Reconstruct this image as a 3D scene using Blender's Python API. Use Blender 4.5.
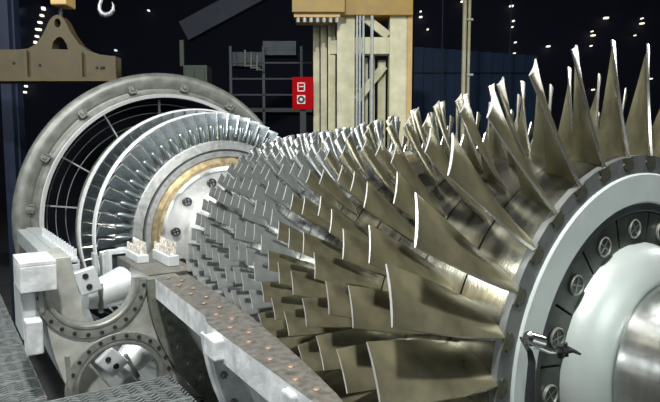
import bpy, math, random
from mathutils import Vector, Matrix
random.seed(7)
S = bpy.context.scene
for o in list(bpy.data.objects): bpy.data.objects.remove(o)
COL = S.collection
PI = math.pi
def rad(a): return a*PI/180

# ------------------------------------------------------------------ camera
F_PX, YAW, PITCH = 600.0, 0.58376, rad(-5.5)
CAM = Vector((-2.849, -1.585, 1.057))
cd = bpy.data.cameras.new('camera'); co = bpy.data.objects.new('camera', cd); COL.objects.link(co)
cd.sensor_width = 36; cd.lens = F_PX/660*36; cd.clip_start = .02; cd.clip_end = 200
co.location = CAM; co.rotation_euler = (PI/2+PITCH, 0, -YAW)
S.camera = co
FW = Vector((math.sin(YAW)*math.cos(PITCH), math.cos(YAW)*math.cos(PITCH), math.sin(PITCH)))
RT = Vector((math.cos(YAW), -math.sin(YAW), 0)); UP = RT.cross(FW)
HF = Vector((math.sin(YAW), math.cos(YAW), 0))                     # level forward
def project(P):
    d = Vector(P)-CAM; z = d.dot(FW)
    return (330+F_PX*d.dot(RT)/z, 201-F_PX*d.dot(UP)/z, z)
def ray(x, y): return FW+RT*((x-330)/F_PX)+UP*((201-y)/F_PX)
def at_depth(x, y, D):                                             # point of a pixel ray on the level plane D metres ahead
    d = ray(x, y); return CAM+d*(D/d.dot(HF))
def at_z(x, y, z): d = ray(x, y); return CAM+d*((z-CAM.z)/d.z)
def at_y(x, y, Y): d = ray(x, y); return CAM+d*((Y-CAM.y)/d.y)

# ------------------------------------------------------------------ world, lights, exposure
W = bpy.data.worlds.new('hall_air'); S.world = W; W.use_nodes = True
W.node_tree.nodes['Background'].inputs[0].default_value = (.10, .13, .20, 1)
W.node_tree.nodes['Background'].inputs[1].default_value = .10
vs = S.view_settings; vs.view_transform = 'Standard'; vs.look = 'None'; vs.gamma = 1; vs.use_curve_mapping = False
vs.exposure = 0.12
def area(name, loc, tgt, sx, sy, power, col=(1, 1, 1)):
    l = bpy.data.lights.new(name, 'AREA'); l.shape = 'RECTANGLE'; l.size = sx; l.size_y = sy; l.energy = power; l.color = col
    o = bpy.data.objects.new(name, l); COL.objects.link(o); o.location = loc
    o.rotation_euler = (Vector(tgt)-Vector(loc)).to_track_quat('-Z', 'Y').to_euler(); return o
def spot(name, loc, tgt, power, ang, col=(1, 1, 1), size=.15, blend=.5):
    l = bpy.data.lights.new(name, 'SPOT'); l.energy = power; l.spot_size = rad(ang); l.spot_blend = blend; l.shadow_soft_size = size; l.color = col
    o = bpy.data.objects.new(name, l); COL.objects.link(o); o.location = loc
    o.rotation_euler = (Vector(tgt)-Vector(loc)).to_track_quat('-Z', 'Y').to_euler(); return o
area('high_bay_light', (-1.6, 2.6, 6.5), (-.2, 2.4, 0), 1.6, 6.0, 230, (.97, 1, .99))
area('unseen_flood', (-3.2, -1.0, 6.8), (-.6, 1.8, .2), 0.5, .4, 950, (1, .99, .95))
area('unseen_flood', (-6.0, 5.0, 5.0), (-1.2, 5.0, .2), 2.0, 2.0, 300, (.95, 1, 1))
area('unseen_flood', (-.5, -6.5, 3.2), (0, 0, .3), 2.0, 1.4, 130, (.95, 1, .98))
area('unseen_flood', (-7.0, .5, 2.0), (-1.5, 2.2, -.4), 1.6, 1.2, 65, (.93, .98, 1))
area('unseen_flood', (8.0, 1.5, 3.6), (0, 1.8, .9), 3.0, 2.0, 420, (.97, 1, 1))  # added lamp out of view, brightens the upper blade faces by reflection
spot('work_light', (-2.0, 2.9, 2.9), (-.5, 4.9, .3), 420, 34, (1, .98, .92))

# ------------------------------------------------------------------ materials
def nodes(m): m.use_nodes = True; return m.node_tree.nodes, m.node_tree.links, m.node_tree.nodes['Principled BSDF']
def mat(name, col, rough=.4, metal=0.0, var=.12, scale=6, bump=0.0, bscale=40, stretch=(1, 1, 1), emit=None, es=0, spec=None, col2=None):
    m = bpy.data.materials.new(name); N, L, b = nodes(m)
    b.inputs['Roughness'].default_value = rough; b.inputs['Metallic'].default_value = metal
    if spec is not None: b.inputs['Specular IOR Level'].default_value = spec
    tc = N.new('ShaderNodeTexCoord'); mp = N.new('ShaderNodeMapping'); mp.inputs['Scale'].default_value = stretch
    L.new(tc.outputs['Object'], mp.inputs[0])
    nz = N.new('ShaderNodeTexNoise'); nz.inputs['Scale'].default_value = scale; nz.inputs['Detail'].default_value = 6
    L.new(mp.outputs[0], nz.inputs['Vector'])
    cr = N.new('ShaderNodeValToRGB'); cr.color_ramp.elements[0].position = .3; cr.color_ramp.elements[1].position = .7
    c0 = [max(0, c*(1-var)) for c in col]; c1 = [min(1, c*(1+var)) for c in (col2 or col)]
    cr.color_ramp.elements[0].color = (*c0, 1); cr.color_ramp.elements[1].color = (*c1, 1)
    L.new(nz.outputs[0], cr.inputs[0]); L.new(cr.outputs[0], b.inputs['Base Color'])
    mr = N.new('ShaderNodeMapRange'); mr.inputs[3].default_value = max(.02, rough*.8); mr.inputs[4].default_value = min(1, rough*1.25)
    L.new(nz.outputs[0], mr.inputs[0]); L.new(mr.outputs[0], b.inputs['Roughness'])
    if bump:
        n2 = N.new('ShaderNodeTexNoise'); n2.inputs['Scale'].default_value = bscale; n2.inputs['Detail'].default_value = 4
        L.new(mp.outputs[0], n2.inputs['Vector'])
        bp = N.new('ShaderNodeBump'); bp.inputs['Strength'].default_value = bump; bp.inputs['Distance'].default_value = .01
        L.new(n2.outputs[0], bp.inputs['Height']); L.new(bp.outputs[0], b.inputs['Normal'])
    if emit: b.inputs['Emission Color'].default_value = (*emit, 1); b.inputs['Emission Strength'].default_value = es
    return m
M = {}
M['bronze'] = mat('bronze_blade', (.30, .28, .17), .36, .85, .25, 5, .05, 60, col2=(.42, .40, .27))
M['olive'] = mat('olive_blade', (.17, .165, .11), .29, .72, .25, 6, .06, 50, col2=(.27, .25, .16))
M['silver'] = mat('silver_blade', (.32, .34, .335), .30, .72, .15, 12)
M['edge'] = mat('polished_edge', (.88, .88, .84), .33, .75, .05, 20)
M['edge_gloss'] = mat('polished_glint_edge', (.78, .77, .70), .24, .97, .08, 20)  # polished edges; pale tone also paints the light along the leading edge
M['hub'] = mat('hub_steel', (.30, .30, .28), .2, .95, .3, 5, .05, 30, (1, 3, 1), col2=(.52, .52, .50))
M['hub_olive'] = mat('bronzed_hub_steel', (.15, .145, .115), .2, .92, .3, 5, .05, 30, (1, 3, 1), col2=(.24, .23, .19))
M['rim'] = mat('dark_rim_steel', (.15, .16, .16), .45, .5, .2, 14, .1, 50)
M['dove'] = mat('dovetail_steel', (.10, .105, .075), .45, .6, .3, 20, .1, 60)
M['white_ring'] = mat('painted_ring', (.46, .52, .505), .5, .1, .05, 10, .03, 80)
M['dome'] = mat('dome_steel', (.46, .52, .50), .4, .35, .06, 6, .04, 60)
M['shaft'] = mat('shaft_steel', (.55, .56, .54), .2, .95, .12, 5, .03, 40, (1, 8, 1))
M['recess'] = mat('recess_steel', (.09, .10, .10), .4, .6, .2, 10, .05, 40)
M['weight'] = mat('weight_steel', (.085, .10, .088), .38, .6, .25, 9, .08, 40)
M['bright'] = mat('bright_steel', (.80, .81, .80), .32, .8, .08, 12, .03, 50)
M['turb'] = mat('turbine_blade_steel', (.30, .34, .36), .4, .6, .25, 14)
M['shank'] = mat('blade_shank_steel', (.16, .19, .20), .32, .8, .2, 14)
M['shroud'] = mat('shroud_steel', (.82, .84, .83), .4, .35, .05, 20)
M['grey_ring'] = mat('grey_disc_steel', (.33, .34, .335), .42, .75, .25, 18, .1, 60)
M['brass'] = mat('heat_tinted_steel', (.42, .34, .21), .38, .8, .4, 14, .05, 50)
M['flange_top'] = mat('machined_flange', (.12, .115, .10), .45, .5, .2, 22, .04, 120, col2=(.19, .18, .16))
M['cast_white'] = mat('pale_cast_iron', (.56, .59, .60), .48, .3, .2, 9, .25, 45, col2=(.68, .70, .70))
M['cast_grey'] = mat('grey_cast_iron', (.42, .45, .45), .5, .35, .15, 14, .12, 60)
M['cast_dark'] = mat('dark_cast_iron', (.17, .18, .15), .5, .4, .3, 16, .15, 50)
M['plate'] = mat('bulkhead_plate', (.40, .41, .37), .46, .4, .2, 7, .06, 60, col2=(.46, .46, .42))
M['gasket'] = mat('port_flange_steel', (.30, .31, .28), .38, .65, .2, 16, .06, 60)
M['hole'] = mat('dark_bore', (.012, .012, .012), .8, 0, .2, 10)
M['copper'] = mat('copper_stud', (.24, .16, .115), .55, .3, .2, 20)
M['tooth'] = mat('coppery_tooth', (.62, .50, .42), .4, .5, .35, 30, col2=(.8, .74, .68))
M['duct'] = mat('duct_steel', (.72, .76, .77), .38, .45, .08, 10)
M['bell'] = mat('bellmouth_steel', (.21, .215, .195), .5, .5, .28, 7, .12, 30)
M['grate'] = mat('galvanised_grating', (.32, .35, .345), .45, .6, .2, 20)
M['black'] = mat('black_steel', (.02, .022, .025), .5, .3, .3, 8)
M['navy'] = mat('navy_steel', (.014, .018, .035), .6, .2, .3, 5)
M['blue'] = mat('blue_partition', (.018, .055, .13), .6, 0, .2, 3)
M['yellow'] = mat('crane_yellow', (.30, .19, .035), .5, 0, .2, 4, .04, 30)
M['cream'] = mat('cream_paint', (.52, .50, .32), .5, 0, .15, 4, .04, 30, col2=(.56, .53, .36))
M['ochre'] = mat('ochre_edge', (.50, .33, .12), .5, 0, .15, 4)
M['beam'] = mat('lifting_beam_paint', (.07, .053, .023), .6, .05, .2, 5, .05, 30)
M['red'] = mat('red_sign', (.44, .004, .008), .8, 0, .08, 5, spec=.05)
M['sign_white'] = mat('sign_print', (.8, .75, .72), .5, 0, .05, 5)
M['green'] = mat('green_cabinet', (.06, .085, .06), .55, 0, .2, 5)
M['teal'] = mat('teal_duct', (.03, .045, .055), .5, .2, .2, 5)
M['lamp'] = mat('lamp_glass', (1, .95, .8), .5, 0, .02, 5, emit=(1, .93, .75), es=1.5)
M['coolamp'] = mat('cool_lamp_glass', (.8, .9, 1), .5, 0, .02, 5, emit=(.75, .85, 1), es=1.2)
M['chrome'] = mat('chrome', (.85, .85, .85), .15, 1, .03, 10)
M['wall'] = mat('hall_wall', (.022, .025, .05), .8, 0, .2, 1.5)
M['floor'] = mat('hall_floor', (.07, .07, .07), .7, 0, .25, 3, .1, 20)
M['orange'] = mat('orange_wire', (.7, .35, .08), .5, 0, .1, 5)

# ------------------------------------------------------------------ mesh helpers
class MB:
    def __init__(s): s.v = []; s.f = []; s.m = []
    def add(s, vs, fs, mi=0):
        k = len(s.v); s.v += [tuple(v) for v in vs]; s.f += [tuple(i+k for i in f) for f in fs]; s.m += [mi]*len(fs); return s
    def hexa(s, p, mi=0):                                          # p: 8 corners, bottom loop then top loop
        return s.add(p, [(3, 2, 1, 0), (4, 5, 6, 7), (0, 1, 5, 4), (1, 2, 6, 5), (2, 3, 7, 6), (3, 0, 4, 7)], mi)
    def box(s, a, b, mi=0):
        x0, y0, z0 = a; x1, y1, z1 = b
        return s.hexa([(x0, y0, z0), (x1, y0, z0), (x1, y1, z0), (x0, y1, z0), (x0, y0, z1), (x1, y0, z1), (x1, y1, z1), (x0, y1, z1)], mi)
    def obox(s, c, ax, ay, az, mi=0):                              # centre and three half-axis vectors
        c, ax, ay, az = map(Vector, (c, ax, ay, az))
        return s.hexa([c-ax-ay-az, c+ax-ay-az, c+ax+ay-az, c-ax+ay-az, c-ax-ay+az, c+ax-ay+az, c+ax+ay+az, c-ax+ay+az], mi)
    def bar(s, a, b, w, h, up=(0, 0, 1), mi=0):
        a, b = Vector(a), Vector(b); d = b-a; u = Vector(up); sx = d.cross(u)
        if sx.length < 1e-6: sx = d.cross(Vector((1, 0, 0)))
        sx.normalize(); uz = sx.cross(d).normalized()
        return s.obox((a+b)/2, d/2, sx*w/2, uz*h/2, mi)
    def tube(s, pts, r, n=8, mi=0, cap=True):
        pts = [Vector(q) for q in pts]; k = len(pts); rs = r if isinstance(r, (list, tuple)) else [r]*k
        V = []; u = None
        for i, q in enumerate(pts):
            d = (pts[min(i+1, k-1)]-pts[max(i-1, 0)]).normalized()
            if u is None: u = d.orthogonal().normalized()
            else: u = (u-d*u.dot(d)).normalized()
            w = d.cross(u)
            for j in range(n):
                a = 2*PI*j/n; V.append(q+(u*math.cos(a)+w*math.sin(a))*rs[i])
        Fc = [(i*n+j, i*n+(j+1) % n, (i+1)*n+(j+1) % n, (i+1)*n+j) for i in range(k-1) for j in range(n)]
        if cap: Fc += [tuple(range(n-1, -1, -1)), tuple((k-1)*n+j for j in range(n))]
        return s.add(V, Fc, mi)
    def lathe(s, prof, n=96, a0=0, a1=360, closed=False, mi=None, c=(0, 0)):   # prof: (r, y) around the Y axis through c=(x, z)
        full = abs(a1-a0) >= 359.9; m = n if full else n+1; k = len(prof); V = []
        for i in range(m):
            a = rad(a0+(a1-a0)*i/n); ca, sa = math.cos(a), math.sin(a)
            for (r, y) in prof: V.append((c[0]+r*ca, y, c[1]+r*sa))
        kk = k if closed else k-1
        base = len(s.v); s.v += V
        for i in range(n):
            i2 = (i+1) % m
            for j in range(kk):
                j2 = (j+1) % k
                s.f.append((base+i*k+j, base+i2*k+j, base+i2*k+j2, base+i*k+j2)); s.m.append(mi[j] if mi else 0)
        if closed and not full:
            s.f.append(tuple(base+j for j in range(k))); s.m.append(0)
            s.f.append(tuple(base+n*k+j for j in range(k-1, -1, -1))); s.m.append(0)
        return s
    def mesh(s, name, mats, smooth=False, angle=35):
        me = bpy.data.meshes.new(name); me.from_pydata(s.v, [], s.f)
        for q in (mats if isinstance(mats, (list, tuple)) else [mats]): me.materials.append(M[q] if isinstance(q, str) else q)
        me.polygons.foreach_set('material_index', s.m)
        me.update()
        import bmesh
        bm = bmesh.new(); bm.from_mesh(me); bmesh.ops.recalc_face_normals(bm, faces=bm.faces)
        if smooth:
            for e in bm.edges:
                e.smooth = len(e.link_faces) == 2 and e.calc_face_angle(0) < rad(angle)
            for q in bm.faces: q.smooth = True
        bm.to_mesh(me); bm.free(); return me
    def build(s, name, mats, parent=None, smooth=False, angle=35, bevel=0):
        return link(name, s.mesh(name, mats, smooth, angle), parent, bevel)
def link(name, me, parent=None, bevel=0):
    o = bpy.data.objects.new(name, me); COL.objects.link(o)
    if parent is not None:
        o.parent = parent
        if parent.type == 'EMPTY' and parent.get('wpar'): o.matrix_parent_inverse = Matrix.Translation(parent.location).inverted()
    if bevel:
        b = o.modifiers.new('bevel', 'BEVEL'); b.width = bevel; b.segments = 2; b.limit_method = 'ANGLE'
    return o
def tag(o, label, cat, group=None, kind=None):
    if label: o['label'] = label
    if cat: o['category'] = cat
    if group: o['group'] = group
    if kind: o['kind'] = kind
    return o
def thing(name, loc, label, cat, group=None):                      # an Empty at the base; children are given in world coordinates
    o = bpy.data.objects.new(name, None); COL.objects.link(o); o.location = loc; o.empty_display_size = .1
    o['wpar'] = 1; o['kind'] = 'thing'; tag(o, label, cat, group); return o
def plate_mesh(name, loops, thick, mats, origin, ex, ey, bevel=0):  # flat plate with holes: loops in the (ex, ey) plane, first the outline
    cu = bpy.data.curves.new(name, 'CURVE'); cu.dimensions = '2D'; cu.fill_mode = 'BOTH'; cu.extrude = thick/2; cu.bevel_depth = bevel; cu.bevel_resolution = 1
    for lp in loops:
        sp = cu.splines.new('POLY'); sp.points.add(len(lp)-1); sp.use_cyclic_u = True
        for q, (x, y) in zip(sp.points, lp): q.co = (x, y, 0, 1)
    o = bpy.data.objects.new(name, cu); COL.objects.link(o)
    dg = bpy.context.evaluated_depsgraph_get(); dg.update()
    me = bpy.data.meshes.new_from_object(o.evaluated_get(dg)); bpy.data.objects.remove(o); bpy.data.curves.remove(cu)
    ex, ey = Vector(ex).normalized(), Vector(ey).normalized(); ez = ex.cross(ey); og = Vector(origin)
    for v in me.vertices: v.co = og+ex*v.co.x+ey*v.co.y+ez*v.co.z
    me.name = name; me.materials.clear()
    me.materials.append(M[mats]); me.update(); return me
def circle(cx, cy, r, n=32, a0=0, a1=360): return [(cx+r*math.cos(rad(a0+(a1-a0)*i/n)), cy+r*math.sin(rad(a0+(a1-a0)*i/n))) for i in range(n if a1-a0 >= 360 else n+1)]

# ------------------------------------------------------------------ hall shell
FZ = -2.4
def struct(o, label): o['kind'] = 'structure'; o['label'] = label; return o
mb = MB(); mb.box((-30, -14, FZ-.2), (45, 46, FZ)); struct(mb.build('floor', 'floor'), 'dark concrete floor of the turbine hall')
wc = CAM+HF*32
def wall(name, c, d, half, h0, h1, label):
    mb = MB(); n = Vector((-d.y, d.x, 0)); mb.obox(Vector((c.x, c.y, (h0+h1)/2)), d*half, n*.15, Vector((0, 0, (h1-h0)/2)))
    return struct(mb.build(name, 'wall'), label)
wall('wall_back', wc+HF*.3, RT, 30, FZ, 16, 'dark far wall of the turbine hall')

# ------------------------------------------------------------------ turbine rotor
rotor = thing('turbine_rotor', (0, 2.5, 0), 'long bladed gas turbine rotor resting in the lower casing half', 'rotor')
NS = 17
SY = [.12, .44, .69, .92, 1.14, 1.35, 1.55, 1.74, 1.92, 2.09, 2.26, 2.42, 2.58, 2.73, 2.88, 3.02, 3.16]
TIP = [(-.5, 1.55), (.1, 1.548), (.44, 1.455), (.69, 1.405), (.92, 1.365), (1.14, 1.33), (1.35, 1.30), (1.66, 1.255), (2.2, 1.195), (3.2, 1.135), (4, 1.1)]
def lerp(tab, x):
    for (a, u), (b, v) in zip(tab, tab[1:]):
        if x <= b: return u+(v-u)*(x-a)/(b-a)
    return tab[-1][1]
def rtip(y): return lerp(TIP, y)
NB = [32, 33, 34, 36, 38, 40, 42, 44, 46, 47, 48, 49, 50, 51, 52, 53, 54]
def airfoil(chord, th, camber, n=7):
    # closed loop: suction side LE->TE, then pressure side TE->LE, in (normal, along) coordinates
    up, lo = [], []
    for i in range(n):
        t = .5-.5*math.cos(PI*i/(n-1)); y = (t-.5)*chord
        c = camber*chord*4*t*(1-t); h = th*(.5+1.0*math.sqrt(max(t*(1-t), 0))*(1-.35*t))/1.1*.5
        up.append((c+h, y)); lo.append((c-h, y))
    return up+lo[::-1]
def blade_mesh(name, r0, r1, c0, c1, s0, s1, t0, t1, k0, k1, mats, ns=7, n=7, lean=0):
    b = MB(); L = []; m = 2*n
    for i in range(ns):
        t = i/(ns-1); r = r0+(r1-r0)*t; e = t**.85
        st = rad(s0+(s1-s0)*e); ch = c0+(c1-c0)*t; th = t0+(t1-t0)*t; kk = k0+(k1-k0)*t
        sn, cs = math.sin(st), math.cos(st)
        for (nn, al) in airfoil(ch, th, kk, n):
            L.append((al*sn+nn*cs+lean*t, al*cs-nn*sn, r))         # local X tangential, Y axial, Z radial
    fs = []; mi = []
    for i in range(ns-1):
        for j in range(m):
            j2 = (j+1) % m; fs.append((i*m+j, i*m+j2, (i+1)*m+j2, (i+1)*m+j)); mi.append(2 if j in (n-1, m-1, m-2) else 0)
    for j in range(n-1):                                            # tip cap of quads
        o = (ns-1)*m; fs.append((o+j, o+j+1, o+m-2-j, o+m-1-j)); mi.append(1)
    b.v = L; b.f = fs; b.m = mi
    return b, b.mesh(name, mats, True, 62)
cand = []; wheels = []; meshes = []; builders = []
for s in range(NS):
    y = SY[s]; t = s/(NS-1)
    w0 = 0.0 if s == 0 else (SY[s-1]+y)/2
    w1 = (SY[s+1]+y)/2 if s < NS-1 else y+.07
    g = .0012
    prof = [(.62, w0+g), (.985, w0+g), (1.0, w0+g+.004), (1.0, w1-g-.004), (.985, w1-g), (.62, w1-g)]
    if s == 0: prof = [(.9, 0.03), (.995, 0.03), (1.0, .035), (1.0, w1-g-.004), (.985, w1-g), (.62, w1-g)]
    wheels.append(MB().lathe(prof, 128, closed=True).build('compressor_wheel', 'hub_olive' if s < 6 else 'hub', rotor, True, 30))
    span = rtip(y)-1.0
    c1 = lerp([(0, .25), (1, .188), (2, .162), (3, .145), (4, .135), (5, .13), (6, .127), (16, .116)], s); c0 = max(.118, .27-.17*min(1, t*1.9))
    s0 = 24+14*t; s1 = 60-4*t
    th = .1*c0
    kind = 'olive' if s < 7 else 'silver'
    b, me = blade_mesh('compressor_blade', .995, rtip(y), c0, c1, s0, s1, .115*c0, max(.010, .06*c1), .07, .035, [kind, 'edge', 'edge_gloss'], 8 if s < 4 else 5, 8 if s < 4 else 6)
    meshes.append(me); builders.append(b)
    off = {0: 82.5}.get(s, random.uniform(0, 360/NB[s]))
    for i in range(NB[s]):
        phi = (off+360*i/NB[s]) % 360
        pr = rtip(y); P0 = (math.cos(rad(phi)), y, math.sin(rad(phi))); P1 = (pr*P0[0], y, pr*P0[2])
        u0, v0, _ = project(P0); u1, v1, z1 = project(P1)
        vis = 66 < phi < 189 and u1 > -20 and u1 < 700 and v1 > -90 and v1 < 450
        size = (math.hypot(u1-u0, v1-v0)+F_PX*c1/z1)
        cand.append((vis, size, s, phi))
cand.sort(key=lambda q: (not q[0], -q[1]))
rest = MB()
for k, (vis, size, s, phi) in enumerate(cand):
    R = Matrix.Rotation(rad(90-phi), 4, 'Y')
    if vis and k < 300:
        o = bpy.data.objects.new('compressor_blade', meshes[s]); COL.objects.link(o); o.parent = wheels[s]
        o.matrix_local = Matrix.Translation((0, SY[s], 0)) @ R
        # wheels are built in rotor space: keep the world place
    else:
        b = builders[s]; T = Matrix.Translation((0, SY[s], 0)) @ R; q = len(rest.v)
        rest.v += [tuple(T @ Vector(v)) for v in b.v]; rest.f += [tuple(i+q for i in f) for f in b.f]
        rest.m += [(0 if s < 7 else 1) if m == 0 else m+1 for m in b.m]
ro = rest.build('compressor_blades', ['olive', 'silver', 'edge', 'edge_gloss'], rotor, True, 40); ro['kind'] = 'stuff'

# front face of the first wheel: dovetail rim, painted ring, recess, balance weights, dome, stub shaft
MB().lathe([(1.0, .034), (1.0, .0), (.912, -.004), (.912, .034)], 128, closed=True).build('dovetail_rim', 'rim', wheels[0], True, 30)
dv = MB()
pr = [(-.040, .0), (.040, .0), (.032, -.024), (.044, -.034), (.020, -.062), (-.020, -.062), (-.044, -.034), (-.032, -.024)]
dv.v = [(x, -.007, .998+z) for x, z in pr]+[(x, .02, .998+z) for x, z in pr]
n = len(pr); dv.f = [tuple(range(n)), tuple(range(2*n-1, n-1, -1))]+[(i, (i+1) % n, n+(i+1) % n, n+i) for i in range(n)]; dv.m = [0]*len(dv.f)
dme = dv.mesh('blade_root', 'dove')
for i in range(32):
    phi = 86.2+11.25*i
    o = link('blade_root', dme, wheels[0]); o.rotation_euler = (0, rad(90-phi), 0)
MB().lathe([(.914, .03), (.914, -.012), (.908, -.018), (.778, -.018), (.77, -.010), (.77, .03)], 128, closed=True).build('face_ring', 'white_ring', wheels[0], True, 30)
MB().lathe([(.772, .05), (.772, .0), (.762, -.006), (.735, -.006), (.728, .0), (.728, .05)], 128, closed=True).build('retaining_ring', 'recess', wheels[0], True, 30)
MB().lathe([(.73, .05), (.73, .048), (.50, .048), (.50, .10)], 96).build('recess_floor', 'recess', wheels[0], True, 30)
for i in range(16):
    a0 = 105+22.5*i
    w = MB().lathe([(.724, .05), (.724, .012), (.718, .006), (.56, .006), (.56, .05)], 8, a0+.5, a0+22, closed=True).build('balance_weight', 'weight', rotor, True, 30)
    ac = rad(a0+11.25); c = Vector((.648*math.cos(ac), .006, .648*math.sin(ac)))
    MB().lathe([(0, -.002), (.042, -.002), (.046, .002), (.046, .02)], 24, c=(c.x, c.z)).build('weight_screw', 'weight', w, True)
    b = MB(); r1 = Vector((math.cos(ac+.5), 0, math.sin(ac+.5))); r2 = Vector((-r1.z, 0, r1.x))
    b.obox(c+Vector((0, -.009, 0)), r1*.037, r2*.0028, (0, .002, 0)); b.obox(c+Vector((0, -.009, 0)), r2*.037, r1*.0028, (0, .002, 0))
    b.build('screw_cross', 'grey_ring', w)
    b = MB().lathe([(.040, -.006), (.044, -.010), (.048, -.006), (.048, .004), (.040, .004)], 24, closed=True, c=(c.x, c.z)); b.build('screw_rim', 'gasket', w, True)
dp = [(.575, .05), (.572, .0), (.562, -.03), (.545, -.06), (.52, -.085), (.49, -.108), (.46, -.125), (.432, -.136), (.418, -.140), (.405, -.138), (.396, -.13)]
MB().lathe(dp, 96).build('hub_dome', 'dome', rotor, True, 50)
MB().lathe([(.40, -.10), (.396, -.16), (.39, -.19), (.39, -1.0), (.38, -1.01), (0, -1.01)], 72).build('stub_shaft', 'shaft', rotor, True, 30)
# distance piece and turbine wheels
MB().lathe([(.62, 3.22), (.97, 3.22), (.99, 3.23), (.985, 3.30), (.9, 3.34), (.56, 3.42), (.5, 3.6), (.5, 4.85), (.56, 4.94)], 96).build('distance_piece', 'bright', rotor, True, 30)
tw = MB().lathe([(.5, 4.90), (.74, 4.93), (.79, 4.90)], 96)
tw.build('coupling_face', 'bright', rotor, True, 30)
MB().lathe([(.79, 4.90), (.80, 4.86), (.835, 4.86), (.845, 4.90), (.905, 4.92)], 96).build('heat_tinted_ring', 'brass', rotor, True, 30)
MB().lathe([(.905, 4.92), (.905, 4.90), (.965, 4.90), (.965, 4.93)], 96).build('seal_ring', 'grey_ring', rotor, True, 30)
MB().lathe([(.965, 4.93), (.972, 4.985), (.985, 4.985), (.99, 4.93), (1.08, 4.95), (1.09, 4.96), (1.09, 5.3), (.8, 5.3)], 128).build('turbine_wheel', 'grey_ring', rotor, True, 30)
MB().lathe([(.8, 5.3), (1.02, 5.5), (1.085, 5.62), (1.085, 6.1), (.7, 6.12), (.3, 6.2), (.3, 7.3), (0, 7.3)], 96).build('turbine_drum', 'grey_ring', rotor, True, 30)
for i in range(11):
    a = rad(173.4-32.727*i)
    c = (.635*math.cos(a), .635*math.sin(a))
    b = MB().lathe([(.0, 4.885), (.036, 4.885), (.038, 4.93)], 20, c=c).build('coupling_bolt', 'grey_ring', rotor, True)
    MB().lathe([(.036, 4.92), (.036, 4.868), (.050, 4.868), (.050, 4.92)], 20, c=c, closed=True).build('bolt_collar', 'black', b, True)
    q = MB(); q.obox((c[0], 4.882, c[1]), (.03, 0, .008), (0, .004, 0), (-.0016, 0, .006)); q.obox((c[0], 4.882, c[1]), (.008, 0, -.03), (0, .004, 0), (.006, 0, .0016))
    q.build('bolt_slot', 'black', b)
# turbine blade rows
def turbine_row(y, r0, r1, count, ch0, ch1, wheelparent, off, rowvis):
    b, me = blade_mesh('turbine_blade', r0, r1, ch0, ch1, -8, -48, .075, .022, .12, .08, ['turb', 'edge', 'edge_gloss'], 5, 7)
    rs = MB()
    for i in range(count):
        phi = (off+360*i/count) % 360; T = Matrix.Translation((0, y, 0)) @ Matrix.Rotation(rad(90-phi), 4, 'Y')
        if 55 < phi < 186 and rowvis:
            o = link('turbine_blade', me, rotor); o.matrix_basis = T
        else:
            q = len(rs.v); rs.v += [tuple(T @ Vector(v)) for v in b.v]; rs.f += [tuple(k+q for k in f) for f in b.f]; rs.m += b.m
    o = rs.build('turbine_blades', ['turb', 'edge', 'edge_gloss'], rotor, True, 40); o['kind'] = 'stuff'
turbine_row(5.14, 1.08, 1.41, 62, .19, .17, rotor, 1, True)
turbine_row(5.86, 1.08, 1.475, 60, .2, .2, rotor, 3, True)
shk = MB().tube([(0, 0, 1.085), (0, 0, 1.12), (0, 0, 1.25), (0, 0, 1.27)], [.022, .030, .034, .020], 10); shm = shk.mesh('blade_shank', 'shank', True, 50); rs = MB()
for i in range(62):
    phi = (1+2.9+360*i/62) % 360; T = Matrix.Translation((0, 5.0, 0)) @ Matrix.Rotation(rad(90-phi), 4, 'Y')
    if 55 < phi < 186:
        o = link('blade_shank', shm, rotor); o.matrix_basis = T
    else: rs.add([T @ Vector(v) for v in shk.v], shk.f)
rs.build('blade_shanks', 'shank', rotor, True, 50)['kind'] = 'stuff'
MB().lathe([(1.408, 5.235), (1.424, 5.235), (1.428, 5.26), (1.428, 5.34), (1.408, 5.34)], 128, closed=True).build('shroud_band', 'shroud', rotor, True, 30)
MB().lathe([(1.472, 5.71), (1.490, 5.71), (1.494, 5.74), (1.494, 5.80), (1.468, 5.80)], 128, closed=True).build('shroud_band', 'shroud', rotor, True, 30)
MB().lathe([(1.43, 5.99), (1.475, 5.99), (1.475, 6.0), (1.0, 6.02), (1.0, 5.99)], 128, closed=True).build('rear_plate', 'cast_dark', rotor, True, 30)

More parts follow.
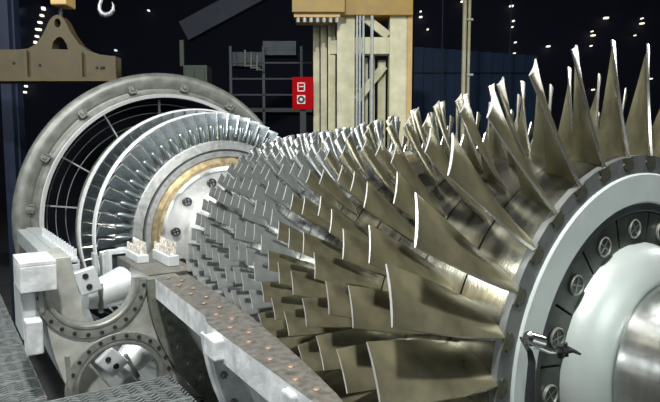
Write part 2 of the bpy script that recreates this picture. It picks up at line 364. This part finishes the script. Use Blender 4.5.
# ------------------------------------------------------------------ lower compressor casing
casing = thing('compressor_casing', (0, 1.4, FZ), 'pale cast lower compressor casing half with bolted split flange along rotor', 'casing')
n = 26; Y0, Y1, YJ = -.25, 3.05, 1.86
def shell(y0, y1, thick, name, m):
    pr = [(rtip(y0+(y1-y0)*i/n)+.02, y0+(y1-y0)*i/n) for i in range(n+1)]
    prof = pr+[(r+thick, y) for r, y in pr[::-1]]
    return MB().lathe(prof, 48, 180.4, 359.6, closed=True).build(name, m, casing, True, 30)
shell(Y0, YJ-.005, .1, 'shell', 'cast_grey'); shell(YJ+.005, Y1, .1, 'shell', 'cast_grey')
def xo(y): return lerp([(-.5, 1.62), (.43, 1.60), (1.8, 1.55), (1.861, 1.50), (3.1, 1.435)], y)
for sg in (-1, 1):
    for (a, b, z1, k) in ((Y0, YJ-.004, 0.0, 12), (YJ+.004, Y1, -.004, 8)):
        f = MB()
        for i in range(k):
            y0 = a+(b-a)*i/k; y1 = a+(b-a)*(i+1)/k
            P = [(sg*(rtip(y0)+.02), y0), (sg*xo(y0), y0), (sg*xo(y1), y1), (sg*(rtip(y1)+.02), y1)]
            f.v += [(x, y, -.16) for x, y in P]+[(x, y, z1) for x, y in P]; q = 8*i
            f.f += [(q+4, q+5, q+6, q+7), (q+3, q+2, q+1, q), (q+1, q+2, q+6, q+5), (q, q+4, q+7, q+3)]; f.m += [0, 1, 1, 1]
            if i == 0: f.f.append((q, q+1, q+5, q+4)); f.m.append(1)
            if i == k-1: f.f.append((q+2, q+3, q+7, q+6)); f.m.append(1)
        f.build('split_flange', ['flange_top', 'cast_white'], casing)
# flange bolt holes with coppery studs, in two staggered lines
hb = MB().lathe([(.0, 0), (.018, 0), (.018, .003), (.012, .008), (0, .008)], 12)
hb.v = [(x, z, y) for (x, y, z) in hb.v]; hme = hb.mesh('stud_washer', 'copper', True)
for i in range(22):
    y = -.05+i*.145
    xx = -(rtip(y)+.02+(xo(y)-rtip(y))*(.62 if i % 2 else .40))
    o = link('flange_stud', hme, casing); o.matrix_parent_inverse = Matrix.Translation(casing.location).inverted(); o.location = (xx, y, .0)
# lugs and ribs on the outer side of the flange
def lug(y, w, d, h, z0=-.16):
    x = -xo(y); MB().box((x-d, y-w/2, z0-h), (x+.03, y+w/2, -.02)).build('lug', 'cast_white', casing, bevel=.012)
lug(1.50, .16, .06, -.02); lug(.62, .10, .03, .26); lug(.30, .08, .03, .20)
# ring flanges
MB().lathe([(1.24, 3.05), (1.24, 3.17), (1.50, 3.17), (1.50, 3.05)], 64, 180.3, 360, closed=True).build('ring_flange', 'cast_dark', casing, True, 30)
rf2 = MB().lathe([(1.30, 1.80), (1.30, 1.92), (1.50, 1.92), (1.52, 1.90), (1.52, 1.82), (1.50, 1.80)], 64, 184.5, 360, closed=True).build('ring_flange', 'cast_white', casing, True, 30)
MB().lathe([(1.42, .55), (1.42, .66), (1.58, .66), (1.58, .55)], 64, 184.5, 360, closed=True).build('ring_flange', 'cast_grey', casing, True, 30)
nut = MB().lathe([(0, -.05), (.022, -.05), (.026, -.045), (.026, -.03), (.042, -.03), (.042, 0)], 6)
nme = nut.mesh('ring_bolt', 'cast_dark', True, 30)
for i in range(24):
    a = rad(183+7.2*i); o = link('ring_bolt', nme, casing); o.matrix_parent_inverse = Matrix.Translation(casing.location).inverted()
    o.location = (1.395*math.cos(a), 3.05, 1.395*math.sin(a))
for i in range(18):
    a = rad(187+8*i); o = link('ring_bolt', nme, casing); o.matrix_parent_inverse = Matrix.Translation(casing.location).inverted()
    o.location = (1.46*math.cos(a), 1.80, 1.46*math.sin(a)); o.scale = (.6, .6, .6)
for (x, y) in ((-.9, .2), (.9, .2), (-.9, 2.6), (.9, 2.6)):
    MB().box((x-.15, y-.12, FZ), (x+.15, y+.12, -1.0)).build('support_leg', 'cast_grey', casing)

# ------------------------------------------------------------------ combustor bulkhead with can ports
PY = 3.10
bulk = thing('combustor_bulkhead', (-1.9, PY+.4, FZ), 'grey annular bulkhead plate with bolted round combustor ports beside the dark ring flange', 'bulkhead')
ports = [(1.895*math.cos(rad(a)), 1.895*math.sin(rad(a))) for a in (180, 205.2, 230.4)]
pR = .318
out = [(2.235*math.cos(rad(a)), 2.235*math.sin(rad(a))) for a in [181+i*2 for i in range(38)]]
inn = [(1.503*math.cos(rad(a)), 1.503*math.sin(rad(a))) for a in [257-i*2 for i in range(39)]]
semi = [(ports[0][0]+pR*math.cos(rad(a)), pR*math.sin(rad(a))) for a in [360-i*7.5 for i in range(25)]]
outl = inn+[(inn[-1][0], 0)]+semi+[(-2.235, 0)]+out
clean = []
for q in outl:
    if not clean or math.hypot(q[0]-clean[-1][0], q[1]-clean[-1][1]) > .004: clean.append(q)
loops = [clean]+[circle(px, pz, pR, 40) for px, pz in ports[1:]]
link('plate', plate_mesh('plate', loops, .06, 'plate', (0, PY+.03, 0), (1, 0, 0), (0, 0, 1)), bulk)
bolt = MB().lathe([(0, -.012), (.014, -.012), (.016, -.008), (.016, 0)], 8).mesh('port_bolt', 'hole', True)
for k, (px, pz) in enumerate(ports):
    a0, a1 = (180, 360) if k == 0 else (0, 360)
    rg = MB().lathe([(pR-.012, PY+.08), (pR-.012, PY-.015), (pR, PY-.022), (pR+.018, PY-.022), (pR+.022, PY-.012), (pR+.03, PY-.012), (pR+.034, PY-.022), (pR+.085, PY-.022), (pR+.09, PY-.015), (pR+.09, PY+.01)], 56, a0, a1, closed=True, c=(px, pz)).build('port_flange', 'gasket', bulk, True, 30)
    nb = 12 if k == 0 else 24
    for i in range(nb):
        a = rad(a0+(a1-a0)*(i+.5)/nb); o = link('port_bolt', bolt, rg); o.location = (px+(pR+.06)*math.cos(a), PY-.02, pz+(pR+.06)*math.sin(a))
# bolted edge strip at the left of the bulkhead
for (ua, ub) in (((39.5, 291), (42, 312)), ((67, 356), (71, 400))):
    A, B = at_y(*ua, PY-.015), at_y(*ub, PY-.015); s = MB(); s.bar(A, B, .03, .045, (0, 1, 0)); st = s.build('edge_strip', 'gasket', bulk)
    for t in (.15, .5, .85):
        o = link('port_bolt', bolt, st); o.location = A.lerp(B, t)+Vector((0, -.012, 0)); o.scale = (.7, .7, .7)
# liner sheets, brackets and ducts behind each port
for k, (px, pz) in enumerate(ports):
    ang = rad(25.2*k); ru = Vector((math.cos(ang), 0, math.sin(ang)))   # towards the shaft
    tu = Vector((-ru.z, 0, ru.x)); c = Vector((px, PY, pz)); yb = Vector((0, 1, 0))
    tp = .21 if k == 0 else .26
    q = [(-.30, -.33), (-.04, -.33), (-.13, tp), (-.30, tp)]; s = MB()
    s.hexa([c+ru*u+tu*v+yb*.10 for u, v in q]+[c+ru*u+tu*v+yb*.55 for u, v in q]); s.build('liner_sheet', 'plate', bulk, bevel=.006)
    c = c-tu*(.075 if k == 0 else .0); b = MB(); b.obox(c+ru*.045+yb*.42+tu*.015, ru*.085+tu*.02, yb*.03, tu*.10-ru*.03); br = b.build('bracket', 'duct', bulk, bevel=.012)
    for dz in (.045, -.045):
        q = c+ru*.04+yb*.388+tu*(.015+dz)-ru*dz*.3
        MB().lathe([(0, -.008), (.022, -.008), (.026, .004)], 14, c=(q.x, q.z)).build('bracket_hole_disc', 'hole', br).location = (0, q.y, 0)  # dark disc stands in for the shade inside a bracket hole
    d = MB(); d.tube([c+ru*.05+yb*.62-tu*.17, c+ru*.22+yb*.66-tu*.16, c+ru*.42+yb*.74-tu*.13], [.10, .14, .17], 20); d.build('transition_duct', 'duct', bulk, True, 40)
    d = MB(); d.tube([c+ru*.17+yb*.55-tu*.30, c+ru*.17+yb*.53-tu*.05], [.022, .022], 10); d.build('duct_pin', 'gasket', bulk, True)
MB().lathe([(2.20, 3.17), (2.235, 3.17), (2.235, 4.1), (2.20, 4.1)], 40, 181, 262, closed=True).build('wrapper', 'cast_grey', bulk, True)
MB().lathe([(1.80, 4.1), (2.235, 4.1), (2.235, 4.16), (1.80, 4.16)], 40, 181, 262, closed=True).build('rear_plate', 'cast_grey', bulk, True)
MB().box((-1.7, 3.3, FZ), (-1.4, 3.9, -1.55)).build('support_leg', 'cast_grey', bulk)

# ------------------------------------------------------------------ lower turbine casing
tc = thing('turbine_casing', (-1.3, 5.4, FZ), 'pale lower turbine casing half with studded split flange below exhaust bellmouth', 'casing')
MB().lathe([(1.78, 4.18), (1.78, 6.75), (1.92, 6.75), (1.90, 4.18)], 56, 180, 360, closed=True).build('shell', 'cast_grey', tc, True, 30)
for sg in (-1, 1):
    MB().box((min(sg*1.79, sg*2.02), 4.18, -.18), (max(sg*1.79, sg*2.02), 6.72, -.01)).build('split_flange', 'cast_grey', tc, bevel=.01)
sb = MB(); sb.lathe([(0, 0), (.017, 0), (.022, .004)], 6); sm = None
stud = MB().lathe([(.017, 0), (.017, .03), (.011, .034), (.011, .10), (0, .10)], 8); stud.v = [(x, z, y) for x, y, z in stud.v]
sme = stud.mesh('flange_stud', 'cast_white', True, 30)
for i in range(15):
    t = i/14; o = link('flange_stud', sme, tc); o.matrix_parent_inverse = Matrix.Translation(tc.location).inverted()
    o.location = (-1.84+.03*t, 5.9-1.7*t, -.01); o.scale = (1.15, 1.15, 1.1)
A, B = at_y(111, 254, 4.2), at_y(131, 292, 4.2)
npn = MB().box((A.x, 4.2, B.z), (B.x, 4.28, A.z)).build('nozzle_panel', 'teal', tc)
for (p0, p1) in (((A.x-.03, B.z), (A.x, A.z+.03)), ((B.x, B.z), (B.x+.03, A.z+.03)), ((A.x, A.z), (B.x, A.z+.03)), ((A.x, (A.z+B.z)/2-.012), (B.x, (A.z+B.z)/2+.012))):
    MB().box((p0[0], 4.17, p0[1]), (p1[0], 4.29, p1[1])).build('panel_frame', 'duct', npn)
for (x0, x1) in ((94, 99), (102, 107)):
    A, B = at_y(x0, 254, 4.3), at_y(x1, 285, 4.3); MB().box((A.x, 4.3, B.z), (B.x, 4.42, A.z)).build('vane_stub', 'cast_grey', tc, bevel=.006)
# seal-segment holders with coppery tips standing on the split line beside the rotor
def seg_block(y0, y1, x, h, nteeth, label):
    m = thing('seal_segment', (x, (y0+y1)/2, 0.0), label, 'seal segment', 'seal segments on the split line')
    MB().box((x-.05, y0, .0), (x+.05, y1, h)).build('block', 'duct', m, bevel=.006)
    for i in range(nteeth):
        y = y0+(y1-y0)*(i+.5)/nteeth; b = MB()
        b.tube([(x-.03, y, h-.01), (x-.03, y, h+.06), (x-.03, y, h+.075)], [.010, .010, .005], 8); b.tube([(x+.025, y, h-.01), (x+.025, y, h+.09), (x+.025, y, h+.11)], [.012, .012, .006], 8)
        b.build('tooth', 'tooth', m, True)
    return m
sgo = MB().box((-1.45, 3.19, -.16), (-1.03, 4.17, -.002)).build('inner_ledge', 'flange_top', tc)
seg_block(3.42, 3.86, -1.16, .09, 9, 'white seal block with a double row of coppery teeth beside last compressor stage')
seg_block(3.70, 4.10, -1.34, .07, 8, 'smaller seal block with coppery teeth left of the white toothed block')
# left corner blocks of the casing
def block(name, a, b, m, parent, bevel=.012): return MB().box(a, b).build(name, m, parent, bevel=bevel)
A = at_y(19, 263, 3.0); B = at_y(57, 289, 3.0)
jb = block('joint_block', (A.x, 2.98, B.z), (B.x, 3.40, A.z-.03), 'cast_white', bulk, .006)
for (q0, q1) in (((A.x, 2.98), (B.x, 3.05)), ((A.x, 3.33), (B.x, 3.40)), ((A.x, 3.05), (A.x+.06, 3.33)), ((B.x-.08, 3.05), (B.x, 3.33))):
    block('pocket_rim', (q0[0], q0[1], A.z-.03), (q1[0], q1[1], A.z), 'cast_white', jb, .004)
A = at_y(20, 291, 3.08); B = at_y(38, 338, 3.08)
block('corner_web', (A.x, 3.07, B.z), (B.x, 3.5, A.z-.005), 'cast_grey', bulk)
A = at_y(25, 322, 2.95); B = at_y(44, 353, 2.95)
block('foot_block', (A.x, 2.93, B.z), (B.x, 3.06, A.z), 'cast_white', bulk)

# ------------------------------------------------------------------ exhaust bellmouth behind the turbine
bell = thing('exhaust_bellmouth', (0, 7.0, FZ), 'large grey rolled steel bellmouth ring behind the turbine blades', 'bellmouth')
pf = [(1.705, 6.86), (1.70, 6.82), (1.745, 6.80), (1.75, 6.83)]
MB().lathe(pf+[(1.75, 6.95), (1.70, 6.95)], 128, closed=True).build('lip', 'shroud', bell, True, 30)
pf = [(1.75, 6.86), (1.79, 6.93), (1.83, 6.95), (1.88, 6.90)]
for i in range(9):
    a = rad(-120+200*i/8); pf.append((1.955+.10*math.cos(a), 6.99+.11*math.sin(a)))
pf += [(1.93, 7.25), (1.75, 7.3)]
MB().lathe(pf, 128).build('rolled_ring', 'bell', bell, True, 50)
for a in (192, 173, 152, 129, 106, 83, 60, 37):
    r = Vector((math.cos(rad(a)), 0, math.sin(rad(a)))); t = Vector((-r.z, 0, r.x)); c = r*1.86+Vector((0, 6.90, 0))
    b = MB(); b.obox(c, r*.05, t*.035, (0, .03, 0)); b.obox(c+r*.01-Vector((0, .03, 0)), r*.02, t*.02, (0, .02, 0)); b.obox(c+t*.045, r*.04, t*.006, (0, .05, 0)); b.obox(c-t*.045, r*.04, t*.006, (0, .05, 0))
    b.build('lug', 'bell', bell)
MB().lathe([(1.70, 6.9), (1.68, 7.3), (1.66, 8.6), (.3, 8.62), (.3, 8.5)], 96).build('diffuser_wall', 'navy', bell, True, 30)
for r, y in ((1.62, 7.15), (1.50, 7.2), (1.36, 7.3)):
    MB().lathe([(r-.006, y), (r, y-.008), (r+.006, y), (r, y+.008)], 96, closed=True).build('guide_ring', 'cast_grey', bell, True, 60)
for a in (62, 92, 120, 148, 172):
    r = Vector((math.cos(rad(a)), 0, math.sin(rad(a)))); b = MB(); b.bar(r*.35+Vector((0, 7.25, 0)), r*1.69+Vector((0, 7.15, 0)), .03, .02); b.build('strut', 'cast_grey', bell)
MB().box((-1.2, 6.9, FZ), (-.8, 7.3, -1.6)).build('support_leg', 'cast_dark', bell); MB().box((.8, 6.9, FZ), (1.2, 7.3, -1.6)).build('support_leg', 'cast_dark', bell)

# ------------------------------------------------------------------ walkway gratings
GZ = -.79
def grating(name, x0, x1, y0, y1, label, skip=None):
    g = thing(name, ((x0+x1)/2, (y0+y1)/2, FZ), label, 'grating', 'galvanised walkway gratings')
    k = max(1, round((y1-y0)/.24)); w = (y1-y0)/k
    for i in range(k):
        a, b = y0+i*w, y0+(i+1)*w; m = MB()
        for yy in (a+.012, b-.012): m.box((x0, yy-.008, GZ-.05), (x1, yy+.008, GZ+.004))
        ns = 4; step = .055
        for j in range(ns):
            yc = a+.03+(w-.06)*(j+.5)/ns; h = (w-.06)/ns*.42; q = x0; s = 1
            while q < x1-.001:
                q2 = min(q+step, x1); m.bar((q, yc-h*s, GZ-.012), (q2, yc+h*s, GZ-.012), .012, .03); q = q2; s = -s
        m.build('plank', 'grate', g)
    for x in (x0+.05, x1-.05):
        MB().box((x-.03, y0, GZ-.14), (x+.03, y1, GZ-.05)).build('bearer', 'black', g)
        MB().box((x-.03, y0+.1, FZ), (x+.03, y0+.16, GZ-.14)).build('post', 'black', g)
    return g
grating('walkway_grating', -4.4, -2.25, 3.05, 9.0, 'perforated steel walkway left of the bulkhead plate')
grating('walkway_grating', -2.6, -1.36, 1.5, 3.0, 'perforated steel walkway piece in front of the lower combustor port')

# ------------------------------------------------------------------ dial gauge clamped in front of the first wheel
dgp = at_y(555, 345, -.25)
dg = thing('dial_gauge', at_y(585, 352, -.25), 'small dial gauge on clamp rods in front of the first wheel', 'dial gauge')
P = lambda x, y, Y=-.25: at_y(x, y, Y)
b = MB(); b.tube([P(521, 340, -.06), P(531, 345), P(548, 352), P(566, 353)], [.003, .006, .007, .007], 8); b.build('rod', 'chrome', dg, True)
b = MB(); a = P(526, 337); c = P(543, 342); d = (c-a).normalized(); b.tube([a, a+d*.012, c-d*.012, c], [.012, .024, .024, .014], 14); b.build('dial', 'chrome', dg, True)
b = MB(); b.tube([P(521, 338, -.05), P(530, 352), P(532, 362), P(530, 402)], [.006, .010, .014, .02], 8); b.build('arm', 'black', dg, True)
b = MB(); b.tube([P(560, 345), P(561, 357)], .014, 10); b.tube([P(556, 351), P(570, 350)], .013, 10); b.tube([P(565, 343), P(566, 356)], .010, 8); b.tube([P(566, 348), P(574, 351), P(580, 354)], [.011, .008, .005], 8); b.build('clamp', 'black', dg, True)
# bearing pedestal under the stub shaft
bp = thing('bearing_pedestal', (0, -.75, FZ), 'pale bearing pedestal carrying the stub shaft at lower right', 'pedestal')
MB().lathe([(.392, -.95), (.392, -.5), (.55, -.5), (.55, -.95)], 40, 180, 360, closed=True).build('bearing_half', 'dome', bp, True, 30)
MB().box((-.5, -.95, FZ), (.5, -.5, -.50)).build('column', 'cast_grey', bp)
MB().box((-.66, -.95, -.12), (-.42, -.5, -.02)).build('ear', 'dome', bp, bevel=.01); MB().box((.42, -.95, -.12), (.66, -.5, -.02)).build('ear', 'dome', bp, bevel=.01)

# ------------------------------------------------------------------ background: gantry frame, crane beam, sign, poles, partition
def pbox(mb, x0, y0, x1, y1, D, thick, mi=0):                       # block facing the hall aisle, front face D metres ahead
    c = [at_depth(x0, y1, D), at_depth(x1, y1, D), at_depth(x1, y0, D), at_depth(x0, y0, D)]
    w = (c[1]-c[0]).dot(RT); zb, zt = c[0].z, c[3].z
    a = Vector((c[0].x, c[0].y, zb)); r = RT*w; d = HF*thick; z = Vector((0, 0, zt-zb))
    return mb.hexa([a, a+r, a+r+d, a+d, a+z, a+r+z, a+r+d+z, a+d+z], mi)
def down_box(mb, x0, y0, x1, D, thick, mi=0):                       # the same, reaching down to the floor
    A = at_depth(x0, y0, D); B = at_depth(x1, y0, D); w = (B-A).dot(RT); r = RT*w; d = HF*thick
    a = Vector((A.x, A.y, FZ)); z = Vector((0, 0, A.z-FZ)); return mb.hexa([a, a+r, a+r+d, a+d, a+z, a+r+z, a+r+d+z, a+d+z], mi)
GD = 12.0
gf = thing('gantry_frame', at_depth(362, 300, GD)*1, 'cream steel gantry tower with yellow top girder behind the rotor', 'gantry')
gf.location.z = FZ
def gp(name, m, *args, down=False, bevel=.01):
    mb = MB(); (down_box if down else pbox)(mb, *args); return mb.build(name, m, gf, bevel=bevel)
gp('column', 'cream', 337, 14, 355, GD, .35, down=True)
gp('column', 'cream', 390, 14, 408, GD, .35, down=True)
gp('edge_plate', 'ochre', 408, -2, 413, GD-.02, .4, down=True)
for (x0, x1, d) in ((313, 319.5, .9), (320.5, 327, .7), (328, 335.5, .45)): gp('rear_column', 'cream', x0, 16, x1, GD+d, .25, down=True)
gp('cross_beam', 'cream', 355, 37, 390, 54, GD+.05, .25)
gp('cross_beam', 'cream', 330, 40, 337, 54, GD+.4, .2)
def diag(x0, y0, x1, y1, w, D, name='brace'):
    mb = MB(); mb.bar(at_depth(x0, y0, D), at_depth(x1, y1, D), w, .10, HF); mb.build(name, 'cream', gf)
diag(360, 14, 388, 36, .16, GD+.12); diag(357, 100, 384, 66, .16, GD+.3); diag(372, 130, 372, 50, .10, GD+.35); diag(366, 160, 366, 58, .07, GD+.5)
gp('inner_column', 'cream', 378, 60, 386, GD+.4, .2, down=True)
for x in (357, 360, 363.5, 372):
    mb = MB(); A = at_depth(x, 14, GD-.1); mb.tube([A, Vector((A.x, A.y, FZ))], .022 if x < 365 else .03, 8); mb.build('conduit', 'cast_grey', gf, True)
gird = gp('girder', 'yellow', 322, -60, 413, 15, GD-.15, .7)
mb = MB(); pbox(mb, 292, -60, 345, 12, GD-.45, .9); gp2 = mb.build('girder_end', 'yellow', gf, bevel=.01)
mb = MB(); pbox(mb, 294, 12, 340, 17, GD-.35, .8); mb.build('bolting_flange', 'ochre', gf)
for i in range(7):
    A = at_depth(298+i*6.5, 17, GD-.3); MB().tube([A+Vector((0, 0, .01)), A-Vector((0, 0, .10))], .035, 8).build('girder_bolt', 'cast_grey', gf, True)

# red hydrant sign panel beside the gantry
sg = thing('red_sign', at_depth(302, 100, GD+.6), 'red sign board with a white square and round symbol left of gantry', 'sign')
mb = MB(); pbox(mb, 292.5, 77, 313, 109.5, GD+.6, .08); mb.build('board', 'red', sg)
D = GD+.6-.006
mb = MB()
for (x0, y0, x1, y1) in ((297.5, 82.5, 305, 83.6), (297.5, 90.4, 305, 91.5), (297.5, 82.5, 298.5, 91.5), (304, 82.5, 305, 91.5), (299.5, 86, 303.5, 87)): pbox(mb, x0, y0, x1, y1, D, .004)
mb.build('square_symbol', 'sign_white', sg)
c = at_depth(301.2, 99.5, D); rr = .076
mb = MB(); pbox(mb, 297.2, 95.2, 305.2, 103.8, D, .004); mb.build('symbol_ground', 'sign_white', sg)
V = [c-HF*.003]+[c-HF*.003+(RT*math.cos(2*PI*i/24)+Vector((0, 0, 1))*math.sin(2*PI*i/24))*rr for i in range(24)]
MB().add(V, [(0, i+1, (i+1) % 24+1) for i in range(24)]).build('round_symbol', 'black', sg)
V = [v-HF*.002 for v in V]; V = [V[0]]+[V[0]+(v-V[0])*.42 for v in V[1:]]
MB().add(V, [(0, i+1, (i+1) % 24+1) for i in range(24)]).build('round_centre', 'sign_white', sg)
mb = MB(); down_box(mb, 300, 108, 306, GD+.66, .06); mb.build('post', 'black', sg)

# poles
def pole(x, D, r, label, m='cream', y0=-60):
    A = at_depth(x, y0, D); o = MB().tube([Vector((A.x, A.y, FZ)), A], r, 12).build('pole', m, None, True); tag(o, label, 'pole'); return o
mb = MB()
pl = thing('twin_pole', at_depth(469, 200, 14), 'twin pale vertical pipes in front of the blue partition', 'pole'); pl.location.z = FZ
for x, r in ((466.8, .05), (471.6, .035)):
    A = at_depth(x, -80, 14); MB().tube([Vector((A.x, A.y, FZ)), A], r, 12).build('pipe', 'cream', pl, True)
for y in (20, 75):
    A = at_depth(466, y, 14); B = at_depth(472.5, y, 14); MB().bar(A-HF*.05, B-HF*.05, .06, .05).build('clip', 'cast_grey', pl)
pole(513, 20, .02, 'thin dark vertical pipe before the blue partition, right of twin pipes', 'teal')
pole(444, 19, .02, 'thin dark vertical pipe just right of the gantry tower', 'teal')

# blue partition made of tall panels
bl = thing('blue_partition', at_depth(478, 120, 24), 'dark blue panelled partition wall behind the twin pipes', 'partition'); bl.location.z = FZ
xs = [414, 424, 434, 445, 456, 468, 480, 492, 504, 515, 526, 538]
for i in range(len(xs)-1):
    x0, x1 = xs[i], xs[i+1]; yt = 47+(x0-414)*.075
    mb = MB(); down_box(mb, x0+.15, yt, x1-.15, 24+.06*(i % 2), .12); mb.build('panel', 'blue', bl)
mb = MB(); pbox(mb, 414, 72, 538, 73.4, 23.93, .07); mb.build('rail', 'navy', bl)

# lifting beam hung at upper left, with its eye plate
LD = 9.0
lb = thing('lifting_beam', at_depth(58, 70, LD), 'ochre lifting beam with arched eye plate hanging at upper left', 'lifting beam')
outline = [(-30, 50), (0, 49.5), (18, 49.5), (28, 48.5), (36, 44), (43, 34), (49, 21), (52.5, 16.5), (57, 14.5), (61, 16), (65, 21), (71, 33), (79, 44), (89, 51), (100, 54.5), (116, 56.5), (116.5, 81), (90, 80), (60, 79), (0, 77), (-30, 76)]
def L2(x, y): q = at_depth(x, y, LD)-at_depth(58, 60, LD); return (q.dot(RT), q.z)
loops = [[L2(*q) for q in outline], [L2(57.5+3.2*math.cos(a), 23+4.6*math.sin(a)) for a in [2*PI*i/20 for i in range(20)]],
         [L2(*q) for q in [(51.5, 49), (53, 42), (57, 37.5), (60, 36.5), (63, 38.5), (66.5, 44), (68, 49.5)]]]
link('eye_plate', plate_mesh('eye_plate', loops, .22, 'beam', at_depth(58, 60, LD)+HF*.11, RT, (0, 0, 1)), lb)
for (x, y0, y1) in ((26, 50, 78), (81, 52, 80.5), (114.5, 56, 81.5)):
    mb = MB(); pbox(mb, x-1.6, y0, x+1.6, y1, LD-.06, .06); mb.build('stiffener', 'beam', lb)
mb = MB(); pbox(mb, -30, 77, 116.5, 81, LD-.10, .42); mb.build('bottom_flange', 'beam', lb)
for (x, y) in ((97, 67.5), (101.5, 68), (104, 67.5), (14, 63), (40, 65)):
    A = at_depth(x, y, LD); MB().tube([A+HF*.02, A-HF*.02], .018, 8).build('plug', 'hole', lb)
mb = MB(); A = at_depth(57.5, 20, LD)+HF*.11; mb.tube([A, A+Vector((0, 0, 6))], .03, 8); mb.build('sling', 'black', lb, True)
mb = MB(); pbox(mb, 50, -12, 66, 4.5, LD-.1, .35); mb.build('hook_block', 'ochre', lb, bevel=.02)
# crane hook
hk = thing('crane_hook', at_depth(107, 15, 8.5), 'pale steel crane hook hanging at the top edge right of lifting beam', 'hook')
pts = [(102, -6), (101.3, 0), (99.6, 5), (99.5, 9.5), (102, 13.5), (106, 15), (110.5, 13.5), (113.2, 10), (113.5, 5.5), (112, 2)]
MB().tube([at_depth(x, y, 8.5) for x, y in pts], [.022, .024, .026, .031, .036, .037, .033, .027, .019, .006], 12).build('hook', 'grey_ring', hk, True)
A = at_depth(102, -6, 8.5); MB().tube([A, A+Vector((0, 0, .3))], .05, 12).build('shank', 'cast_grey', hk, True); MB().tube([A+Vector((0, 0, .3)), A+Vector((0, 0, 6))], .015, 8).build('cable', 'black', hk, True)

# dark plant at the back left: stair frame, ducts and cabinets
pt = thing('service_platform', at_depth(235, 150, 16), 'dark service platform with railings between lifting beam and red sign', 'platform'); pt.location.z = FZ
def pp(name, m, *a, down=False): mb = MB(); (down_box if down else pbox)(mb, *a); return mb.build(name, m, pt)
pp('deck', 'black', 150, 108, 312, 112, 16, 2.0)
for x in (229, 262, 300): pp('post', 'teal', x, 46, x+2.5, 16, .08, down=True)
for y in (62, 78, 94): pp('rail', 'black', 229, y, 312, y+1.6, 16, .05)
pp('duct', 'teal', 263, 41, 296, 55, 16.2, .6); pp('duct', 'teal', 231, 52, 263, 66, 16.4, .6)
mb = MB(); mb.bar(at_depth(185, 32, 15.5), at_depth(285, -22, 15.5), .5, .3, HF); mb.build('inclined_beam', 'navy', pt)
for i in range(3):
    mb = MB(); mb.tube([at_depth(245+i*6, 50+i*2, 15.8), at_depth(245+i*6, 66+i*2, 15.8), at_depth(258+i*3, 66+i*2, 15.8)], .03, 8); mb.build('pipe', 'cast_dark', pt, True)
cb = thing('green_cabinet', at_depth(195, 110, 15), 'dull green equipment cabinet with door above turbine blades', 'cabinet'); cb.location.z = FZ
mb = MB(); down_box(mb, 183, 65, 207, 15, .6); mb.build('body', 'green', cb, bevel=.01)
mb = MB(); pbox(mb, 185, 68, 194.5, 100, 14.98, .03); mb.build('door', 'green', cb, bevel=.008); mb = MB(); pbox(mb, 195.5, 68, 205, 100, 14.98, .03); mb.build('door', 'green', cb, bevel=.008)
mb = MB(); pbox(mb, 180, 40, 184, 66, 15, .1); mb.build('upright', 'green', cb)
# blue steel column at the left edge
M['dblue'] = mat('dark_blue_paint', (.012, .02, .045), .5, .1, .2, 3)
lc = thing('steel_column', at_depth(8, 200, 10), 'dark blue steel column at the left edge of the hall', 'column'); lc.location.z = FZ
for (x0, x1, d) in ((-8, 3, 0), (3, 9, .12)):
    mb = MB(); down_box(mb, x0, -80, x1, 10.5+d, .2); mb.build('flange' if d == 0 else 'web', 'dblue', lc)

# distant lamps on the far wall
def lamp(x, y, w, h, m, label, group):
    t = thing('hall_lamp', at_depth(x, y, 31.9), label, 'lamp', group)
    mb = MB(); pbox(mb, x-w/2-.5, y-h/2-.6, x+w/2+.5, y-h/2, 31.75, .3); mb.build('hood', 'black', t)
    mb = MB(); pbox(mb, x-w/2, y-h/2, x+w/2, y+h/2, 31.8, .22); mb.build('lens', m, t)
ORD = ['first', 'second', 'third', 'fourth', 'fifth', 'sixth', 'seventh', 'eighth', 'ninth', 'tenth', 'eleventh', 'twelfth', 'thirteenth', 'fourteenth', 'fifteenth', 'sixteenth', 'seventeenth', 'eighteenth', 'nineteenth']
RL = ((421, 11, 2, 1.2), (421, 16.5, 3.6, 1.5), (428, 29, 1.8, 1.4), (463, 1, 4.5, 1.6), (512, 5.5, 4.5, 1.8), (514, 20.5, 2, 1.6), (513, 26.5, 1.6, 1.2), (516, 42, 2, 1.4), (515, 53, 2, 1.4),
                     (549, 46, 4, 1.5), (593, 31, 1.8, 1.2), (594, 35, 4.6, 1.6), (607, 17.5, 5.2, 2), (643, 18, 1.8, 1.4), (643, 23, 4.2, 1.6), (592, 45.5, 1.8, 1.3), (636, 35, 1.4, 1), (594, 89.5, 2.6, 1.6), (652, 78.5, 2, 1.4))
for (x, y, w, h) in RL:
    lamp(x, y, w*.75, h*.8, 'lamp', ORD[sum(1 for q in RL if (q[0], q[1]) < (x, y))]+' from the left of the small warm lamps right of gantry tower', 'warm lamps on far wall at right')
SL = ((42.5, 8, 2.5, 3), (41, 15, 2.6, 2), (39, 22, 3, 2), (37.5, 29, 4.5, 2), (36, 36, 2.4, 2), (34.5, 42, 2, 2.5), (26, 81, 1.6, 2), (25, 86, 1.6, 2), (24, 92, 1.6, 2))
for (x, y, w, h) in SL:
    lamp(x, y, w, h, 'lamp', ORD[sum(1 for q in SL if q[1] < y)]+' from the top of the tiny warm lamps in the slanting string', 'warm lamps in slanting string')
CL = ((15, 9, 3, 5), (14, 29, 3, 4), (13.5, 45, 2.5, 3), (148, 10, 1.5, 1.5), (115, 50, 1.5, 1.5))
for (x, y, w, h) in CL:
    lamp(x, y, w, h, 'coolamp', ORD[sum(1 for q in CL if q[0] < x)]+' from the left of the tiny cool lamps on far wall', 'cool lamps on far wall at left')
for o in bpy.data.objects:
    if 'wpar' in o: del o['wpar']
